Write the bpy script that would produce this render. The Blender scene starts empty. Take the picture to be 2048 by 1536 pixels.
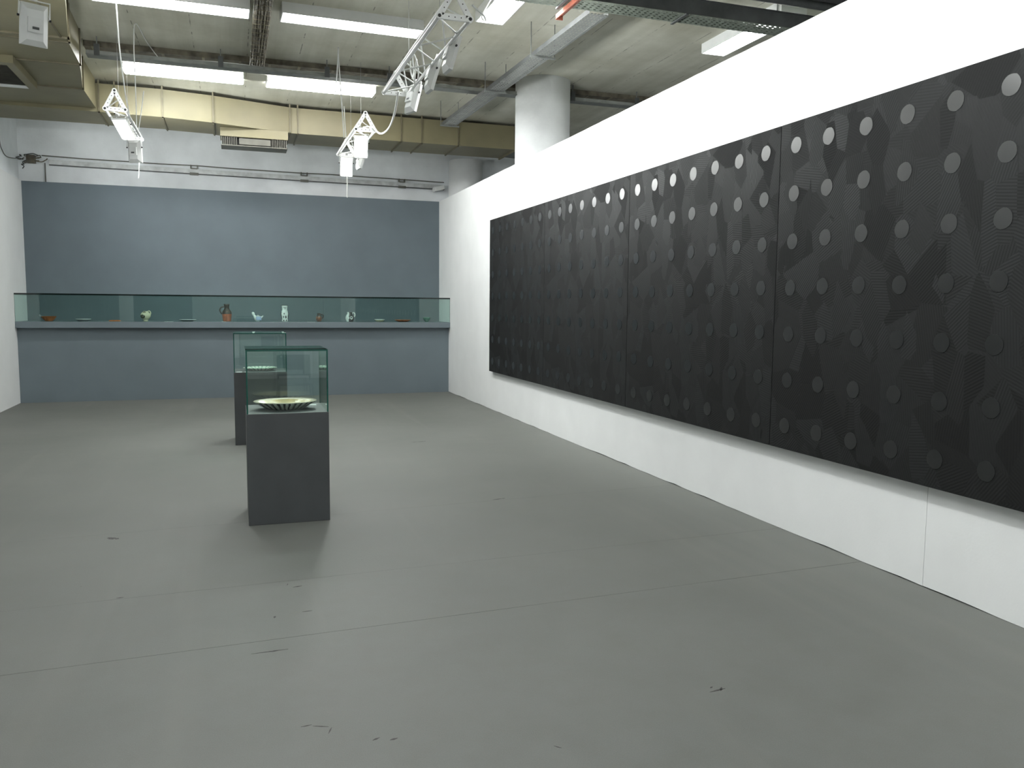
import bpy, math, random
from mathutils import Vector, Matrix
random.seed(7)
S = bpy.context.scene
C = S.collection
PI = math.pi

# ------------------------------------------------------------------ camera
CAM_F, YAW, PITCH, ROLL, CAM_H = 1635.5, 0.327861, -0.0955, 0.008752, 1.55
_f = Vector((math.sin(YAW)*math.cos(PITCH), math.cos(YAW)*math.cos(PITCH), math.sin(PITCH)))
_r = Vector((math.cos(YAW), -math.sin(YAW), 0))
_u = _r.cross(_f)
_r2 = _r*math.cos(ROLL) + _u*math.sin(ROLL)
_u2 = _u*math.cos(ROLL) - _r*math.sin(ROLL)
cd = bpy.data.cameras.new('camera'); cam = bpy.data.objects.new('camera', cd); C.objects.link(cam)
cd.sensor_fit = 'HORIZONTAL'; cd.sensor_width = 36.0; cd.lens = 36.0*CAM_F/2048.0
cd.clip_start = 0.05; cd.clip_end = 100
cam.matrix_world = Matrix(((_r2.x, _u2.x, -_f.x, 0), (_r2.y, _u2.y, -_f.y, 0), (_r2.z, _u2.z, -_f.z, CAM_H), (0, 0, 0, 1)))
S.camera = cam
# ------------------------------------------------------------------ world and exposure
W = bpy.data.worlds.new('world'); S.world = W; W.use_nodes = True
W.node_tree.nodes['Background'].inputs[0].default_value = (0.8, 0.85, 0.85, 1)
W.node_tree.nodes['Background'].inputs[1].default_value = 0.10
S.view_settings.view_transform = 'Standard'; S.view_settings.look = 'None'
S.view_settings.exposure = 0.25; S.view_settings.gamma = 1.0; S.view_settings.use_curve_mapping = False
TUBE = 31.0            # fluorescent diffuser strength
FLOOD_WALL = 30.0    # floods aimed at the white wall
FLOOD_ROOM = 30.0    # floods aimed into the room
LIGHT_COL = (0.96, 1.0, 0.985)

# ------------------------------------------------------------------ node helpers
def mat(name):
    m = bpy.data.materials.new(name); m.use_nodes = True
    nt = m.node_tree
    return m, nt, nt.nodes['Principled BSDF']
def N(nt, t, **kw):
    n = nt.nodes.new(t)
    for k, v in kw.items():
        if k.startswith('i_'):
            key = k[2:]
            key = int(key) if key.isdigit() else key.replace('_', ' ')
            n.inputs[key].default_value = v
        else: setattr(n, k, v)
    return n
def L(nt, a, b): nt.links.new(a, b)
def rgb(*c): return (c[0], c[1], c[2], 1)
def math_n(nt, op, a, b=None, c=None):
    n = nt.nodes.new('ShaderNodeMath'); n.operation = op
    for i, v in enumerate((a, b, c)):
        if v is None: continue
        if isinstance(v, (int, float)): n.inputs[i].default_value = v
        else: L(nt, v, n.inputs[i])
    return n.outputs[0]
def ramp(nt, fac, stops):
    r = nt.nodes.new('ShaderNodeValToRGB')
    el = r.color_ramp.elements
    while len(el) < len(stops): el.new(0.5)
    for e, (p, c) in zip(el, stops): e.position = p; e.color = c
    L(nt, fac, r.inputs[0]); return r.outputs[0]
def mixc(nt, fac, a, b, blend='MIX'):
    n = nt.nodes.new('ShaderNodeMix'); n.data_type = 'RGBA'; n.blend_type = blend
    for i, v in ((0, fac), (6, a), (7, b)):
        if isinstance(v, (int, float, tuple)): n.inputs[i].default_value = v
        else: L(nt, v, n.inputs[i])
    return n.outputs[2]
def coords(nt, scale=(1, 1, 1), rot=(0, 0, 0)):
    tc = nt.nodes.new('ShaderNodeTexCoord'); mp = nt.nodes.new('ShaderNodeMapping')
    mp.inputs['Scale'].default_value = scale; mp.inputs['Rotation'].default_value = rot
    L(nt, tc.outputs['Object'], mp.inputs[0]); return mp.outputs[0]
def simple(name, col, rough=0.5, metal=0.0, var=0.06, scale=6.0, bump=0.0, bscale=60.0, spec=0.5):
    m, nt, p = mat(name)
    co = coords(nt)
    nz = N(nt, 'ShaderNodeTexNoise', i_Scale=scale, i_Detail=5.0); L(nt, co, nz.inputs['Vector'])
    a = tuple(max(0, x*(1-var*2)) for x in col)+(1,); b = tuple(min(1, x*(1+var*2)) for x in col)+(1,)
    L(nt, ramp(nt, nz.outputs[0], [(0.3, a), (0.7, b)]), p.inputs['Base Color'])
    p.inputs['Roughness'].default_value = rough; p.inputs['Metallic'].default_value = metal
    p.inputs['Specular IOR Level'].default_value = spec
    if bump:
        n2 = N(nt, 'ShaderNodeTexNoise', i_Scale=bscale, i_Detail=4.0); L(nt, co, n2.inputs['Vector'])
        bp = N(nt, 'ShaderNodeBump', i_Strength=bump, i_Distance=0.01); L(nt, n2.outputs[0], bp.inputs['Height'])
        L(nt, bp.outputs[0], p.inputs['Normal'])
    return m
def emitter(name, col, strength):
    m, nt, p = mat(name)
    p.inputs['Base Color'].default_value = rgb(0.8, 0.8, 0.8)
    p.inputs['Emission Color'].default_value = rgb(*col); p.inputs['Emission Strength'].default_value = strength
    return m

M = {}
M['white'] = simple('white wall paint', (0.80, 0.81, 0.81), 0.6, var=0.012, scale=3, bump=0.05, bscale=90)
M['old_white'] = simple('old white plaster', (0.80, 0.83, 0.85), 0.7, var=0.05, scale=2.0, bump=0.15, bscale=30)
M['column'] = simple('column white plaster', (0.86, 0.88, 0.89), 0.6, var=0.03, scale=3.0, bump=0.12, bscale=25)
M['grey'] = simple('blue grey wall paint', (0.108, 0.137, 0.156), 0.65, var=0.025, scale=2.5, bump=0.04, bscale=120)
M['grey_lifted'] = simple('lightened blue grey wall paint', (0.132, 0.166, 0.186), 0.55, var=0.025, scale=2.5, bump=0.04, bscale=120)  # the wall's paint, lightened to offset shade on the counter
M['plinth'] = simple('dark grey plinth paint', (0.060, 0.065, 0.069), 0.5, var=0.04, scale=5, bump=0.04, bscale=120)
M['duct'] = simple('beige painted sheet metal', (0.205, 0.184, 0.108), 0.45, var=0.07, scale=1.6, bump=0.05, bscale=8)
M['flange'] = simple('duct flange', (0.145, 0.128, 0.08), 0.5, var=0.1, scale=8)
M['wmetal'] = simple('white powder coated metal', (0.78, 0.79, 0.78), 0.35, var=0.02)
M['wplastic'] = simple('white plastic', (0.75, 0.76, 0.75), 0.4, var=0.02)
M['galv'] = simple('galvanised steel', (0.20, 0.21, 0.20), 0.5, 0.3, var=0.1, scale=12)
M['brown'] = simple('rusty brown trunking', (0.13, 0.115, 0.085), 0.8, var=0.25, scale=9)
M['dark'] = simple('dark metal', (0.03, 0.03, 0.032), 0.5, var=0.1)
M['darkgrey'] = simple('dark painted steel pipe', (0.075, 0.08, 0.08), 0.5, var=0.15)
M['bolt'] = simple('black bolt hole', (0.01, 0.01, 0.01), 0.6, var=0.1)
M['orange'] = simple('orange red oxide steel', (0.36, 0.105, 0.062), 0.55, var=0.12, scale=12)
M['cable'] = simple('white cable', (0.78, 0.79, 0.77), 0.45, var=0.02)
M['wire'] = simple('steel wire', (0.4, 0.4, 0.4), 0.4, 0.6, var=0.05)
M['card'] = simple('white caption card', (0.85, 0.86, 0.85), 0.6, var=0.01)
M['grille'] = simple('grey louvre', (0.115, 0.113, 0.095), 0.5, var=0.1)
M['slot'] = simple('dark vent slot', (0.02, 0.02, 0.018), 0.8, var=0.1)
M['rearwall'] = simple('rear hall plaster', (0.70, 0.71, 0.71), 0.7, var=0.05)
M['scuff'] = simple('dark scuff', (0.045, 0.042, 0.04), 0.7, var=0.2, scale=60)
M['tube'] = emitter('fluorescent diffuser', (0.97, 1.0, 0.99), TUBE)
M['tube_warm'] = emitter('warm fluorescent diffuser', (1.0, 0.985, 0.95), TUBE)
M['flood'] = emitter('flood lamp glass', (1.0, 1.0, 0.98), 45.0)

def m_floor():
    m, nt, p = mat('grey painted floor board')
    co = coords(nt)
    n1 = N(nt, 'ShaderNodeTexNoise', i_Scale=0.7, i_Detail=4.0); L(nt, co, n1.inputs['Vector'])
    n2 = N(nt, 'ShaderNodeTexNoise', i_Scale=5.0, i_Detail=8.0, i_Roughness=0.7); L(nt, co, n2.inputs['Vector'])
    n3 = N(nt, 'ShaderNodeTexNoise', i_Scale=220.0, i_Detail=2.0); L(nt, co, n3.inputs['Vector'])
    base = ramp(nt, n1.outputs[0], [(0.3, rgb(0.143, 0.149, 0.138)), (0.7, rgb(0.165, 0.170, 0.159))])
    d = ramp(nt, n2.outputs[0], [(0.25, rgb(0.89, 0.88, 0.855)), (0.6, rgb(1.0, 1.0, 1.0))])
    b2 = mixc(nt, 1.0, base, d, 'MULTIPLY')
    g = ramp(nt, n3.outputs[0], [(0.3, rgb(0.93, 0.93, 0.93)), (0.7, rgb(1.05, 1.05, 1.05))])
    b3 = mixc(nt, 1.0, b2, g, 'MULTIPLY')
    # pale streaks running along the room, and dark specks
    st = coords(nt, (3.2, 0.14, 1), (0, 0, 0.1))
    n4 = N(nt, 'ShaderNodeTexNoise', i_Scale=1.0, i_Detail=3.0); L(nt, st, n4.inputs['Vector'])
    b4 = mixc(nt, math_n(nt, 'MULTIPLY', ramp(nt, n4.outputs[0], [(0.58, rgb(0, 0, 0)), (0.72, rgb(1, 1, 1))]), 0.25), b3, rgb(0.194, 0.193, 0.177))
    v = N(nt, 'ShaderNodeTexVoronoi', i_Scale=1.9); L(nt, co, v.inputs['Vector'])
    sp = ramp(nt, v.outputs['Distance'], [(0.006, rgb(1, 1, 1)), (0.014, rgb(0, 0, 0))])
    b5 = mixc(nt, math_n(nt, 'MULTIPLY', sp, 0.7), b4, rgb(0.07, 0.065, 0.06))
    L(nt, b5, p.inputs['Base Color'])
    rr = ramp(nt, n2.outputs[0], [(0.2, rgb(0.52, 0.52, 0.52)), (0.8, rgb(0.66, 0.66, 0.66))])
    L(nt, rr, p.inputs['Roughness'])
    p.inputs['Specular IOR Level'].default_value = 0.25
    bp = N(nt, 'ShaderNodeBump', i_Strength=0.08, i_Distance=0.004); L(nt, n3.outputs[0], bp.inputs['Height']); L(nt, bp.outputs[0], p.inputs['Normal'])
    return m
M['floor'] = m_floor()

def m_ceiling():
    m, nt, p = mat('board marked concrete')
    co = coords(nt)
    st = coords(nt, (5.0, 0.22, 1))
    n1 = N(nt, 'ShaderNodeTexNoise', i_Scale=1.0, i_Detail=6.0, i_Roughness=0.6); L(nt, st, n1.inputs['Vector'])
    n2 = N(nt, 'ShaderNodeTexNoise', i_Scale=0.9, i_Detail=7.0, i_Roughness=0.65); L(nt, co, n2.inputs['Vector'])
    base = ramp(nt, n1.outputs[0], [(0.3, rgb(0.58, 0.575, 0.485)), (0.7, rgb(0.72, 0.715, 0.625))])
    d = ramp(nt, n2.outputs[0], [(0.3, rgb(0.72, 0.71, 0.66)), (0.65, rgb(1, 1, 1))])
    b2 = mixc(nt, 1.0, base, d, 'MULTIPLY')
    # board joints every 0.62 m along the room
    sx = N(nt, 'ShaderNodeSeparateXYZ'); L(nt, co, sx.inputs[0])
    fr = math_n(nt, 'FRACT', math_n(nt, 'DIVIDE', math_n(nt, 'ADD', sx.outputs[0], 20.23), 0.62))
    ln = math_n(nt, 'LESS_THAN', fr, 0.018)
    n5 = N(nt, 'ShaderNodeTexNoise', i_Scale=7.0); L(nt, co, n5.inputs['Vector'])
    ln = math_n(nt, 'MULTIPLY', ln, ramp(nt, n5.outputs[0], [(0.48, rgb(0, 0, 0)), (0.6, rgb(0.7, 0.7, 0.7))]))
    b3 = mixc(nt, ln, b2, rgb(0.12, 0.115, 0.09))
    L(nt, b3, p.inputs['Base Color']); p.inputs['Roughness'].default_value = 0.8
    bp = N(nt, 'ShaderNodeBump', i_Strength=0.25, i_Distance=0.01); L(nt, n1.outputs[0], bp.inputs['Height']); L(nt, bp.outputs[0], p.inputs['Normal'])
    return m
M['ceiling'] = m_ceiling()

def m_perf(name, col, pitch, hole, metal=0.3, axes=(0, 1)):
    # sheet metal with real see-through slots
    m, nt, p = mat(name)
    tc = nt.nodes.new('ShaderNodeTexCoord')
    sx = N(nt, 'ShaderNodeSeparateXYZ'); L(nt, tc.outputs['Object'], sx.inputs[0])
    def f(ax, pt, hl, off=0.0):
        q = math_n(nt, 'FRACT', math_n(nt, 'ADD', math_n(nt, 'DIVIDE', sx.outputs[ax], pt), 100.0+off))
        return math_n(nt, 'LESS_THAN', math_n(nt, 'ABSOLUTE', math_n(nt, 'SUBTRACT', q, 0.5)), hl/pt/2)
    h = math_n(nt, 'MULTIPLY', f(axes[0], pitch[0], hole[0]), f(axes[1], pitch[1], hole[1]))
    nz = N(nt, 'ShaderNodeTexNoise', i_Scale=9.0, i_Detail=5.0); L(nt, tc.outputs['Object'], nz.inputs['Vector'])
    a = tuple(x*0.8 for x in col)+(1,); b = tuple(x*1.2 for x in col)+(1,)
    L(nt, ramp(nt, nz.outputs[0], [(0.3, a), (0.7, b)]), p.inputs['Base Color'])
    p.inputs['Metallic'].default_value = metal; p.inputs['Roughness'].default_value = 0.5
    L(nt, math_n(nt, 'SUBTRACT', 1.0, h), p.inputs['Alpha'])
    return m
M['perf_y'] = m_perf('perforated galvanised tray', (0.27, 0.28, 0.27), (0.036, 0.06), (0.012, 0.035), axes=(0, 1))
M['perf_x'] = m_perf('perforated tray side', (0.25, 0.26, 0.245), (0.075, 0.9), (0.034, 0.016), axes=(0, 2))
M['perf_green'] = m_perf('green grey perforated tray', (0.21, 0.24, 0.20), (0.06, 0.045), (0.026, 0.018), axes=(0, 1))
M['perf_wall'] = m_perf('slotted trunking', (0.58, 0.60, 0.60), (0.13, 0.9), (0.03, 0.016), 0.0, axes=(0, 2))

def m_glass(name, tint):
    m = bpy.data.materials.new(name); m.use_nodes = True; nt = m.node_tree
    nt.nodes.remove(nt.nodes['Principled BSDF']); out = nt.nodes['Material Output']
    tr = N(nt, 'ShaderNodeBsdfTransparent'); tr.inputs[0].default_value = rgb(*tint)
    gl = N(nt, 'ShaderNodeBsdfGlossy'); gl.inputs['Roughness'].default_value = 0.0; gl.inputs[0].default_value = rgb(0.95, 1.0, 0.98)
    ge = N(nt, 'ShaderNodeNewGeometry')
    ior = math_n(nt, 'ADD', 1.5, math_n(nt, 'MULTIPLY', ge.outputs['Backfacing'], 1/1.5-1.5))
    fr = N(nt, 'ShaderNodeFresnel'); L(nt, ior, fr.inputs[0])
    mx = N(nt, 'ShaderNodeMixShader'); L(nt, fr.outputs[0], mx.inputs[0]); L(nt, tr.outputs[0], mx.inputs[1]); L(nt, gl.outputs[0], mx.inputs[2])
    L(nt, mx.outputs[0], out.inputs[0])
    return m
M['glass'] = m_glass('clear greenish glass', (0.948, 0.991, 0.975))
M['glass_long'] = m_glass('long case greenish glass', (0.90, 0.973, 0.952))
def m_edge(name, col):
    m, nt, p = mat(name)
    nz = N(nt, 'ShaderNodeTexNoise', i_Scale=20.0); L(nt, coords(nt), nz.inputs['Vector'])
    a = tuple(x*0.85 for x in col)+(1,); b = tuple(x*1.15 for x in col)+(1,)
    L(nt, ramp(nt, nz.outputs[0], [(0.3, a), (0.7, b)]), p.inputs['Base Color'])
    p.inputs['Roughness'].default_value = 0.12
    return m
M['glass_edge'] = m_edge('dark green glass edge', (0.012, 0.085, 0.065))
M['glass_edge_dark'] = m_edge('black green glass edge', (0.003, 0.009, 0.008))

def m_painting():
    # thick black paint combed in patches of differing direction
    m, nt, p = mat('combed black paint')
    tc = nt.nodes.new('ShaderNodeTexCoord')
    ds = N(nt, 'ShaderNodeTexNoise', i_Scale=2.4, i_Detail=3.0); L(nt, tc.outputs['Object'], ds.inputs['Vector'])
    def add(a, b, s):
        n = N(nt, 'ShaderNodeVectorMath', operation='MULTIPLY_ADD'); L(nt, b, n.inputs[0]); n.inputs[1].default_value = (s, s, s); L(nt, a, n.inputs[2]); return n.outputs[0]
    co = add(tc.outputs['Object'], ds.outputs['Color'], 0.035)
    v = N(nt, 'ShaderNodeTexVoronoi', i_Scale=4.3); L(nt, co, v.inputs['Vector'])
    mp = N(nt, 'ShaderNodeMapping'); mp.inputs['Scale'].default_value = (1, 1.7, 0.8); mp.inputs['Location'].default_value = (3, 1, 5); mp.inputs['Rotation'].default_value = (0.5, 0, 0)
    L(nt, co, mp.inputs[0])
    v2 = N(nt, 'ShaderNodeTexVoronoi', i_Scale=5.2); L(nt, mp.outputs[0], v2.inputs['Vector'])
    s1 = N(nt, 'ShaderNodeSeparateColor'); L(nt, v.outputs['Color'], s1.inputs[0])
    s2 = N(nt, 'ShaderNodeSeparateColor'); L(nt, v2.outputs['Color'], s2.inputs[0])
    pick = math_n(nt, 'GREATER_THAN', s2.outputs[0], 0.55)
    def sel(a, b): return math_n(nt, 'ADD', math_n(nt, 'MULTIPLY', a, math_n(nt, 'SUBTRACT', 1.0, pick)), math_n(nt, 'MULTIPLY', b, pick))
    ang = math_n(nt, 'MULTIPLY', sel(s1.outputs[0], s2.outputs[1]), PI)
    tone = sel(s1.outputs[1], s2.outputs[2])
    sx = N(nt, 'ShaderNodeSeparateXYZ'); L(nt, tc.outputs['Object'], sx.inputs[0])
    ph = math_n(nt, 'ADD', math_n(nt, 'MULTIPLY', sx.outputs[1], math_n(nt, 'COSINE', ang)), math_n(nt, 'MULTIPLY', sx.outputs[2], math_n(nt, 'SINE', ang)))
    wv = math_n(nt, 'SINE', math_n(nt, 'MULTIPLY', ph, 2*PI/0.016))
    bp = N(nt, 'ShaderNodeBump', i_Strength=0.15, i_Distance=0.002); L(nt, wv, bp.inputs['Height'])
    L(nt, bp.outputs[0], p.inputs['Normal'])
    L(nt, ramp(nt, tone, [(0.0, rgb(0.0085, 0.0088, 0.0088)), (0.35, rgb(0.0125, 0.013, 0.013)), (1.0, rgb(0.0165, 0.0175, 0.0178))]), p.inputs['Base Color'])  # per-patch base colour also paints in the sheen of the combing
    L(nt, ramp(nt, tone, [(0.0, rgb(0.75, 0.75, 0.75)), (1.0, rgb(0.5, 0.5, 0.5))]), p.inputs['Roughness'])
    p.inputs['Specular IOR Level'].default_value = 0.17
    return m
M['paint'] = m_painting()
M['paint_edge'] = simple('black canvas edge', (0.008, 0.008, 0.009), 0.7, var=0.1)
M['dot'] = simple('smooth satin black paint disc', (0.005, 0.0055, 0.006), 0.30, var=0.1, scale=20, spec=0.9)
M['dot'].node_tree.nodes['Principled BSDF'].inputs['IOR'].default_value = 1.62

# ------------------------------------------------------------------ mesh helpers
class MB:
    def __init__(s): s.v = []; s.f = []; s.mi = []; s.sm = []
    def add(s, vs, fs, mi=0, smooth=False):
        o = len(s.v); s.v += [tuple(x) for x in vs]
        for f in fs: s.f.append([i+o for i in f]); s.mi.append(mi); s.sm.append(smooth)
        return s
    def box(s, x0, x1, y0, y1, z0, z1, mi=0):
        vs = [(x, y, z) for z in (z0, z1) for y in (y0, y1) for x in (x0, x1)]
        return s.add(vs, [(0, 2, 3, 1), (4, 5, 7, 6), (0, 1, 5, 4), (1, 3, 7, 5), (3, 2, 6, 7), (2, 0, 4, 6)], mi)
    def prism(s, poly, z0, z1, mi=0):
        n = len(poly)
        a = sum(poly[i][0]*poly[(i+1) % n][1]-poly[(i+1) % n][0]*poly[i][1] for i in range(n))
        if a < 0: poly = poly[::-1]
        vs = [(x, y, z0) for x, y in poly]+[(x, y, z1) for x, y in poly]
        fs = [list(range(n))[::-1], list(range(n, 2*n))]+[[i, (i+1) % n, (i+1) % n+n, i+n] for i in range(n)]
        return s.add(vs, fs, mi)
    def tube(s, pts, r, seg=8, mi=0, caps=True):
        pts = [Vector(p) for p in pts]; n = len(pts); rings = []
        up = None
        for i, p in enumerate(pts):
            t = (pts[min(i+1, n-1)]-pts[max(i-1, 0)]).normalized()
            if up is None:
                up = Vector((0, 0, 1)) if abs(t.z) < 0.9 else Vector((1, 0, 0))
            a = t.cross(up).normalized(); b = a.cross(t).normalized(); up = b
            rr = r[i] if isinstance(r, (list, tuple)) else r
            rings.append([p+(a*math.cos(2*PI*k/seg)+b*math.sin(2*PI*k/seg))*rr for k in range(seg)])
        vs = [q for rg in rings for q in rg]; fs = []
        for i in range(n-1):
            for k in range(seg):
                fs.append((i*seg+k, (i+1)*seg+k, (i+1)*seg+(k+1) % seg, i*seg+(k+1) % seg))
        s.add(vs, fs, mi, True)
        if caps:
            s.add(rings[0], [list(range(seg))], mi); s.add(rings[-1], [list(range(seg))[::-1]], mi)
        return s
    def lathe(s, prof, seg=28, mi=None, sx=1, sy=1, cx=0, cy=0, smooth=True):
        # prof: list of (r, z); mi: material index for each band
        n = len(prof)
        vs = [(cx+r*sx*math.cos(2*PI*k/seg), cy+r*sy*math.sin(2*PI*k/seg), z) for r, z in prof for k in range(seg)]
        for i in range(n-1):
            fs = [(i*seg+k, i*seg+(k+1) % seg, (i+1)*seg+(k+1) % seg, (i+1)*seg+k) for k in range(seg)]
            if i == 0: base = len(s.v); s.v += vs
            for f in fs:
                s.f.append([q+base for q in f]); s.mi.append(mi[i] if mi else 0); s.sm.append(smooth)
        return s
    def obj(s, name, mats, parent=None, loc=None, rot=None):
        me = bpy.data.meshes.new(name); me.from_pydata(s.v, [], s.f)
        if not isinstance(mats, (list, tuple)): mats = [mats]
        for m_ in mats: me.materials.append(M[m_] if isinstance(m_, str) else m_)
        for p, i, k in zip(me.polygons, s.mi, s.sm): p.material_index = i; p.use_smooth = k
        me.update()
        return link(name, me, parent, loc, rot)
def link(name, me, parent=None, loc=None, rot=None):
    o = bpy.data.objects.new(name, me); C.objects.link(o)
    if parent: o.parent = parent
    if loc: o.location = loc
    if rot: o.rotation_euler = rot
    return o
def tag(o, label=None, cat=None, group=None, kind=None):
    if label: o['label'] = label
    if cat: o['category'] = cat
    if group: o['group'] = group
    if kind: o['kind'] = kind
    return o
def empty(name, loc, label, cat, group=None, rot=None):
    o = bpy.data.objects.new(name, None); C.objects.link(o); o.location = loc; o.empty_display_size = 0.1
    if rot: o.rotation_euler = rot
    return tag(o, label, cat, group)
def copy_tree(o, parent=None):
    c = o.copy(); C.objects.link(c)
    if parent: c.parent = parent
    for ch in list(o.children): copy_tree(ch, c)
    return c
def box_obj(name, m, parent, x0, x1, y0, y1, z0, z1, loc=None): return MB().box(x0, x1, y0, y1, z0, z1).obj(name, m, parent, loc)
def bevel(o, w=0.004, seg=2):
    b = o.modifiers.new('bevel', 'BEVEL'); b.width = w; b.segments = seg; b.limit_method = 'ANGLE'; return o
def spline(pts, n=8):
    P = [Vector(p) for p in pts]; out = []
    for i in range(len(P)-1):
        a = P[max(i-1, 0)]; b = P[i]; c = P[i+1]; d = P[min(i+2, len(P)-1)]
        for k in range(n):
            t = k/n
            out.append(0.5*((2*b)+(c-a)*t+(2*a-5*b+4*c-d)*t*t+(3*b-a-3*c+d)*t**3))
    out.append(P[-1]); return out

XR, XL, YB, HW, ZC = 3.627, -3.12, 14.916, 3.442, 4.65

# ------------------------------------------------------------------ setting
# floor: slab with painted boards lying side by side, seams between them slightly skewed
fl = MB().box(-6.5, 9.0, -6.0, 17.0, -0.30, -0.02).obj('floor', 'scuff'); tag(fl, kind='structure')
def seam_y(k, x): y0, s = k; return y0+s*x
seams = [(-1.6, .03), (1.2, .035), (3.812, 0.0392, 0.003), (4.622, 0.0355, 0.0016), (6.00, 0.060, 0.0012), (8.9, 0.02, 0.0008)]
bounds = [(-6.0, 0, 0)]+[(a[0], a[1], a[2] if len(a) > 2 else 0.0008) for a in seams]+[(17.0, 0, 0)]
for a, b in zip(bounds[:-1], bounds[1:]):
    xs = (-6.5, 9.0)
    poly = [(xs[0], a[0]+a[1]*xs[0]+a[2]/2), (xs[1], a[0]+a[1]*xs[1]+a[2]/2), (xs[1], b[0]+b[1]*xs[1]-b[2]/2), (xs[0], b[0]+b[1]*xs[0]-b[2]/2)]
    MB().prism(poly, -0.02, 0.0).obj('floor_board', 'floor', fl)
# dark scuffs and scratches on the boards
def scuff(x, y, strokes):
    mb = MB()
    for (dx, dy, ln, wd, a) in strokes:
        c_, s_ = math.cos(a), math.sin(a); q = []
        for (u, v) in ((-ln/2, 0), (0, -wd/2), (ln/2, 0), (0, wd/2)):
            q.append((x+dx+u*c_-v*s_, y+dy+u*s_+v*c_))
        mb.prism(q, 0.0, 0.0008)
    mb.obj('scuff_mark', 'scuff', fl)
scuff(-0.79, 5.83, [(0, 0, .05, .05, .3), (.03, -.015, .035, .03, 1.2), (-.02, .02, .03, .03, 2)])
scuff(0.12, 3.685, [(0, 0, .16, .006, 0.03), (.02, 0, .05, .012, .1)])
scuff(1.83, 2.75, [(0, 0, .08, .010, .1), (.02, .005, .04, .012, .9), (-.01, .03, .02, .008, .4)])
scuff(1.98, 6.15, [(0, 0, .09, .016, .2), (.05, .01, .03, .012, .1)])
scuff(2.0, 9.05, [(0, 0, .10, .02, .1), (-.09, -.01, .06, .014, .1)])
scuff(-0.6, 4.62, [(0, 0, .035, .010, .1)])
scuff(0.30, 4.52, [(0, 0, .05, .012, .2), (-.05, .05, .03, .006, 1.3)])
scuff(0.16, 4.10, [(0, 0, .03, .012, 1.4), (.16, .03, .05, .006, .1)])
scuff(0.27, 2.95, [(0, 0, .06, .006, -.4), (.03, -.04, .05, .006, 1.2), (-.05, .02, .04, .006, .1)])
scuff(0.45, 2.80, [(0, 0, .03, .01, .4), (.06, -.02, .03, .012, .2)])
scuff(1.05, 2.55, [(0, 0, .03, .004, -.8)])

ce = MB().box(-6.5, 9.0, -6.0, 17.0, ZC, ZC+0.25).obj('ceiling', 'ceiling'); tag(ce, kind='structure')

# right exhibition wall: boards with tight vertical joints and a ragged lower edge
wr = MB().box(XR+0.02, XR+0.10, -1.5, YB+0.06, 0.03, HW-0.004).obj('wall_right', 'white'); tag(wr, kind='structure')
for (y0, y1) in ((-1.5, 3.478), (3.481, YB)):
    n = max(4, int((y1-y0)/0.16)); vs = []; fs = []
    for i in range(n+1):
        y = y0+(y1-y0)*i/n; zb = 0.002+random.random()**2*0.008
        zt = HW+random.uniform(-0.0015, 0.0015)
        vs += [(XR, y, zb), (XR, y, zt), (XR+0.02, y, zb), (XR+0.02, y, zt)]
    for i in range(n):
        a = i*4; b = a+4
        fs += [(a, a+1, b+1, b), (a+2, b+2, b+3, a+3), (a, b, b+2, a+2), (a+1, a+3, b+3, b+1)]
    fs += [(0, 2, 3, 1), (n*4, n*4+1, n*4+3, n*4+2)]
    MB().add(vs, fs).obj('wall_board', 'white', wr)
wl = MB().box(XL-0.06, XL, -1.5, YB+0.06, 0.0, HW).obj('wall_left', 'white'); tag(wl, kind='structure')
wb = MB().box(XL, XR, YB, YB+0.06, 0.0, HW).obj('wall_back', 'grey'); tag(wb, kind='structure')
# the old hall behind the exhibition walls
wo = MB().prism([(-3.5, 15.08), (9.0, 15.72), (9.0, 16.0), (-3.5, 15.36)], 0, ZC).obj('wall_hall_back', 'old_white'); tag(wo, kind='structure')
wo = MB().box(-3.45, -3.19, 4.0, 15.09, 0, ZC).obj('wall_hall_left', 'old_white'); tag(wo, kind='structure')
wo = MB().box(8.8, 9.0, -6.0, 16.0, 0, ZC).obj('wall_hall_right', 'old_white'); tag(wo, kind='structure')
wo = MB().box(-6.5, 9.0, -6.0, -5.8, 0, ZC).obj('wall_rear', 'rearwall'); tag(wo, kind='structure')
dr = MB().box(-4.0, -1.5, -5.8, -5.77, 0.0, 2.9).obj('dark_doorway_slab', 'slot'); tag(dr, kind='structure')  # unseen black slab for an opening, added to darken the case reflection
wo = MB().box(-6.5, -6.3, -6.0, 4.0, 0, ZC).obj('wall_side_rear', 'rearwall'); tag(wo, kind='structure')
wo = MB().box(-6.5, -3.19, 4.0, 4.2, 0, ZC).obj('wall_hall_return', 'rearwall'); tag(wo, kind='structure')

# ------------------------------------------------------------------ columns
def column(x, y, r, z1, label):
    prof = [(r, 0), (r, z1)]
    o = MB().lathe([(0.001, 0)]+prof+[(0.001, z1)], 48, smooth=True)
    for i in range(len(o.sm)):
        if i < 48 or i >= 96: o.sm[i] = False
    ob = o.obj('round_column', 'column'); ob.location = (x, y, 0)
    tag(ob, label, 'column', 'round white columns'); return ob
column(4.15, 10.98, 0.382, ZC, 'large round white column rising to the ceiling behind the white wall')
column(4.20, 15.17, 0.318, 4.24, 'smaller round white column in the far corner under the beige duct')

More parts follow.
